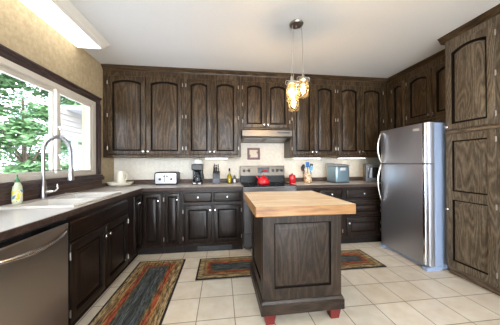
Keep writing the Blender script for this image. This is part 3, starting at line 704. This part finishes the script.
co = thing('coffee_maker', 'black drip coffee maker with glass carafe on the back worktop', 'coffee maker', (-.37, 3.50, Z))
m = MB(); m.box(-.085, .075, -.09, .1, 0, .035); m.box(-.085, .075, .04, .1, .035, .22); m.box(-.088, .078, -.08, .1, .22, .315); m.build('body', BLACKPL, co, .01)
m = MB(); m.lathe([(.05, .215), (.06, .222), (.035, .19), (.03, .19)], (-.005, -.02, 0), 20); m.build('filter_basket', BLACKPL, co)
m = MB(); m.lathe([(.052, .038), (.062, .045), (.064, .1), (.05, .15), (.042, .165)], (-.005, -.025, 0), 20); ca = m.build('carafe', CLEARGL, co)
m = MB(); m.lathe([(.044, .163), (.046, .18), (.02, .184)], (-.005, -.025, 0), 20); m.lathe([(.0645, .098), (.066, .105), (.0645, .112)], (-.005, -.025, 0), 20, cap=False); m.build('carafe_band', BLACKPL, ca)
m = MB(); m.tube([(.04, -.03, .165), (.085, -.03, .16), (.09, -.03, .10), (.058, -.03, .06)], .009, 8); m.build('carafe_handle', BLACKPL, ca)
for x in (-.045, .035): MB().box(x-.02, x+.02, -.0925, -.0895, .008, .028).build('button', WHITEPL, co, .002)
fl = MB(); fl.lathe([(.05, 0), (.068, .02), (.062, .05), (.04, .07), (.012, .078)], n=22)
tag(fl.build('filter_stack', mat('white_paper', (232, 232, 226), .8), loc=(-.37, 3.505, Z+.3155)), 'white rounded stack of paper filters lying on top of the coffee maker', 'paper filters')

kb = thing('knife_block', 'grey and black slanted knife block right of the coffee maker', 'knife block', (-.085, 3.52, Z))
m = MB(); m.prism([(-.07, 0), (.09, 0), (.09, .17), (.055, .205), (-.045, .165), (-.07, .10)], 'X', -.055, .055); m.build('block', DARKGREY, kb, .003)
m = MB(); m.box(-.05, .05, -.0725, -.0705, .015, .085); m.build('front_plate', mat('knife_block_plate', (84, 88, 98), .5), kb, .001)
for i, (x, y, l_) in enumerate(((-.04, .0, .10), (-.018, .0, .085), (.006, .0, .105), (.032, .0, .09), (-.03, .045, .12), (.0, .045, .10), (.03, .045, .115))):
    zb_ = .165+(y+.045)/.1*.04+.001
    k = thing('knife', 'black-handled knife standing in the grey knife block', 'knife', (-.085+x, 3.52+y, Z+zb_), 0, 'knives in the knife block'); k.rotation_euler = (math.radians(12), 0, 0)
    MB().box(-.008, .008, -.006, .006, .0, l_).build('handle', BLACKPL, k, .003); MB().box(-.0085, .0085, -.0065, .0065, l_-.012, l_-.006).build('rivet_band', CHROME, k)

ob = thing('oil_bottle', 'cruet of yellow oil with dark stopper, left of the range', 'bottle', (.125, 3.56, Z))
g = MB().lathe([(.036, 0), (.042, .006), (.042, .10), (.03, .135), (.014, .16), (.013, .2), (.016, .205)], n=22).build('glass', BOTTLEGL, ob)
MB().lathe([(.034, .004), (.0395, .008), (.0395, .10), (.028, .13), (.012, .15)], n=22).build('oil', OIL, ob)
MB().lathe([(.010, .2), (.014, .21), (.014, .235), (.006, .245)], n=14).build('stopper', BLACKPL, ob)
sb = thing('glass_bottle', 'small dark round bottle right beside the oil cruet', 'bottle', (.205, 3.53, Z))
MB().lathe([(.025, 0), (.032, .006), (.034, .07), (.022, .1), (.014, .108)], n=20).build('jar', DARKGREY, sb)
MB().lathe([(.016, .108), (.017, .125), (.008, .13)], n=14).build('cap', BLACKPL, sb)
m = MB(); m.rings([[(.0345*math.sin(a), -.0345*math.cos(a), z) for a in [(-.5+i/6*1.0)*1.0 for i in range(7)]] for z in (.02, .07)], cap0=False, cap1=False, closed=False); m.build('label', PALEBLOCK, sb)

ca = thing('canister', 'small red canister with knobbed lid, right of the range', 'canister', (1.135, 3.42, Z))
MB().lathe([(.048, 0), (.052, .005), (.053, .11), (.050, .115)], n=22).build('pot', REDEN, ca); MB().lathe([(.054, .1155), (.054, .122), (.035, .138), (.01, .142), (.012, .152), (.007, .16)], n=22).build('lid', REDEN, ca)

cr = thing('utensil_crock', 'patterned cream crock holding cooking utensils on the right worktop', 'crock', (1.415, 3.47, Z))
cm = mat('painted_crock', (222, 206, 176), .4); t = NT(cm); v = t.coords((1, 1, 1)); n = t.n('ShaderNodeTexNoise', i_Scale=16.0, i_Detail=2.0); t.l(v, n.inputs['Vector'])
t.l(t.ramp(n.outputs[0], [(.42, lin((196, 150, 84))), (.5, lin((226, 214, 192))), (.62, lin((176, 120, 90)))]), t.b.inputs['Base Color'])
MB().lathe([(.058, 0), (.064, .005), (.066, .15), (.070, .165), (.064, .165), (.058, .15), (.056, .012), (0, .010)], n=24, cap=False).build('pot', cm, cr)
def utensil(nm, label, dx, dy, tx, ty, l_, mt, head):
    u = thing(nm, label, 'utensil', (1.415+dx, 3.47+dy, Z+.02), 0, 'utensils in the crock'); u.rotation_euler = (ty, tx, 0)
    MB().tube([(0, 0, 0), (0, 0, l_)], .006, 8).build('handle', mt, u)
    m = MB()
    if head == 'spoon': R = lambda s, y: [(.03*s*math.cos(a), y+.006*s*math.sin(2*a)*0, l_+.035+.045*s*math.sin(a)) for a in [2*PI*i/18 for i in range(18)]]; m.rings([R(.3, .010), R(.9, .004), R(1, 0), R(.9, -.006), R(.3, -.003)])
    else: m.box(-.03, .03, -.003, .003, l_, l_+.085)
    m.build('head', mt, u, .002)
utensil('cooking_spoon', 'black cooking spoon leaning left in the utensil crock', -.03, .0, -.16, 0, .21, BLACKPL, 'spoon')
utensil('spatula', 'blue spatula standing upright in the utensil crock', .0, .015, .02, 0, .235, BLUEPL, 'spatula')
utensil('cooking_spoon', 'light blue cooking spoon leaning right in the utensil crock', .03, -.01, .14, 0, .18, LBLUEPL, 'spoon')
utensil('spatula', 'dark spatula leaning right behind the light blue spoon in the crock', .03, .025, .17, 0, .21, DARKGREY, 'spatula')
utensil('cooking_spoon', 'dark red cooking spoon at the left rim of the crock', -.035, .02, -.22, 0, .18, REDWOOD, 'spoon')

ic = thing('ice_maker', 'blue-grey metallic countertop ice maker with dark sloping lid', 'appliance', (1.905, 3.40, Z), math.radians(10))
rb_ = MB(); rb_.box(-.13, .13, -.13, .12, .012, .27); rb_.build('body', BLUESTEEL, ic, .02)
m = MB(); m.box(-.125, .125, -.125, .115, 0, .012); m.build('base', DARKGREY, ic)
m = MB(); m.prism([(-.135, .2705), (.125, .2705), (.125, .315), (.08, .315), (-.135, .29)], 'X', -.135, .135); ld_ = m.build('lid', mat('lid_silver', (176, 180, 186), .35, .6), ic, .008)
m = MB(); m.prism([(-.09, .2955), (.06, .3125), (.06, .316), (-.09, .298)], 'X', -.10, .10); m.build('lid_window', BLACKGL, ld_)
m = MB(); m.box(-.05, .05, -.132, -.1295, .20, .25); m.build('control_panel', PALEBLOCK, ic, .002)

mw = thing('microwave_oven', 'stainless microwave oven in the corner, half hidden by the fridge', 'microwave', (2.375, 3.355, Z), math.radians(-28))
m = MB(); m.box(0, .5, .018, .32, .01, .295); [m.box(x, x+.03, y, y+.03, 0, .01) for x in (.02, .45) for y in (.04, .28)]; m.build('body', STEELDARK, mw, .004)
md = MB().box(0, .37, 0, .0175, .012, .293).build('door', mat('microwave_steel', (84, 83, 84), .45, 1), mw, .003)
MB().box(.035, .33, -.002, .0005, .075, .245).build('door_window', BLACKGL, md, .002)
MB().box(.372, .5, 0, .0175, .012, .293).build('control_panel', BLACKPL, mw, .003)

pf = thing('picture_frame', 'small dark red framed picture on the wall under the hood', 'picture', (.434, WB, 1.30))
m = MB(); w_, h_ = .214, .2
m.box(0, w_, -.02, -.0005, 0, .036); m.box(0, w_, -.02, -.0005, h_-.036, h_); m.box(0, .036, -.02, -.0005, .036, h_-.036); m.box(w_-.036, w_, -.02, -.0005, .036, h_-.036); m.build('frame', REDWOOD, pf, .003)
pm = mat('picture_print', (196, 178, 160), .5); t = NT(pm); v = t.coords((1, 1, 1)); n = t.n('ShaderNodeTexVoronoi', i_Scale=16.0); t.l(v, n.inputs['Vector'])
t.l(t.ramp(n.outputs['Distance'], [(.25, lin((120, 60, 50))), (.45, lin((206, 192, 176)))]), t.b.inputs['Base Color'])
MB().box(.036, w_-.036, -.010, -.0005, .036, h_-.036).build('print', pm, pf)

# ------------------------------------------------------------------ outdoors
BOUNCE_GROUND = mottled('pale_bounce_ground', (176, 178, 180), (196, 198, 200), 3, .95, 0)  # ground colour made pale so it bounces neutral light indoors
struct(MB().box(-40, 40, -40, 40, -.75, -.65).build('ground', BOUNCE_GROUND, smooth=False))
LEAF1 = mottled('green_leaves', (64, 98, 56), (124, 154, 104), 4, .7, 0); LEAF2 = mottled('bluish_leaves', (72, 104, 76), (128, 156, 126), 4, .7, 0)
BARK = mat('bark', (96, 80, 66), .9)
def tree(label, x, y, h, rad, n, lm, zc):
    root = thing('tree', label, 'tree', (x, y, -.65), 0, 'trees outside the window')
    m = MB(); m.tube([(0, 0, 0), (.05, .03, zc*.5), (0, 0, zc+rad*.4)], .12, 8, [.10, .07, .03])
    for k in range(7):
        a = 2*PI*k/7; m.tube([(0, 0, zc*.45+.1*k), (rad*.4*math.cos(a), rad*.4*math.sin(a), zc+.1*k-.3), (rad*.75*math.cos(a), rad*.75*math.sin(a), zc+.12*k-.1)], .04, 6, [.028, .018, .008])
    m.build('trunk', BARK, root)
    vs, fs = [], []
    nc = 90; cent = []
    for k in range(nc):
        d = rng.normal(size=3); d /= np.linalg.norm(d); r = rng.uniform(.45, 1)**.6
        cent.append(np.array([d[0]*rad*r, d[1]*rad*r, zc+d[2]*(h-zc)*r]))
    for i in range(n):
        c = cent[rng.integers(nc)]; p = c+rng.normal(size=3)*np.array([.22, .22, .12])*rad/2
        a = rng.uniform(0, 2*PI); s_ = rng.uniform(.04, .085)*(1 if rad < 2 else 1.5); tl = rng.normal()*.5
        u = np.array([math.cos(a), math.sin(a), tl*.4]); v = np.array([-math.sin(a)*.5, math.cos(a)*.5, rng.normal()*.35])
        o = len(vs); vs += [tuple(p-u*s_), tuple(p+v*s_), tuple(p+u*s_), tuple(p-v*s_)]; fs.append((o, o+1, o+2, o+3))
    m = MB(); m.add(vs, fs); me = m.build('foliage', lm, root, smooth=False); me['kind'] = 'stuff'
tree('leafy green tree just outside the left window pane', -6.9, 8.6, 6.8, 2.15, 24000, LEAF1, 3.3)
tree('green tree standing further back, seen through gaps in the nearest crown', -13.2, 19.0, 8.0, 3.0, 14000, LEAF2, 3.4)
tree('green tree beyond the porch, seen through the right window pane', -7.6, 14.2, 4.6, 1.9, 7000, LEAF2, 2.2)
# porch of the house wing next door
SID = mat('cream_siding', (122, 115, 107), .7)
po = thing('porch', 'cream sided porch with white post outside the right window pane', 'porch', (-3.4, 5.0, -.65))
m = MB()
for i in range(5): m.prism([(-.05, 2.52+i*.115), (.0, 2.52+i*.115), (-.016, 2.635+i*.115), (-.05, 2.635+i*.115)], 'Y', .12, 2.4)
m.build('siding', SID, po)
PORCHW = mat('porch_white_paint', (150, 150, 152), .6)
MB().box(-.30, -.052, .12, 2.4, 2.46, 2.52).build('beam', PORCHW, po)
m = MB()
for i in range(8): m.box(-.3+i*.134, -.3+i*.134+.128, .35, 2.6, 3.10, 3.115)
m.box(-.32, .79, .33, 2.62, 3.116, 3.20); m.build('roof', PORCHW, po)
MB().box(-.14, -.04, .66, .76, 0, 2.46).build('post', PORCHW, po, .005)
m = MB()
for i in range(19): m.prism([(-.16, i*.125), (-.10, i*.125), (-.116, .125+i*.125), (-.16, .125+i*.125)], 'Y', .90, 2.4)
m.build('lower_siding', SID, po)
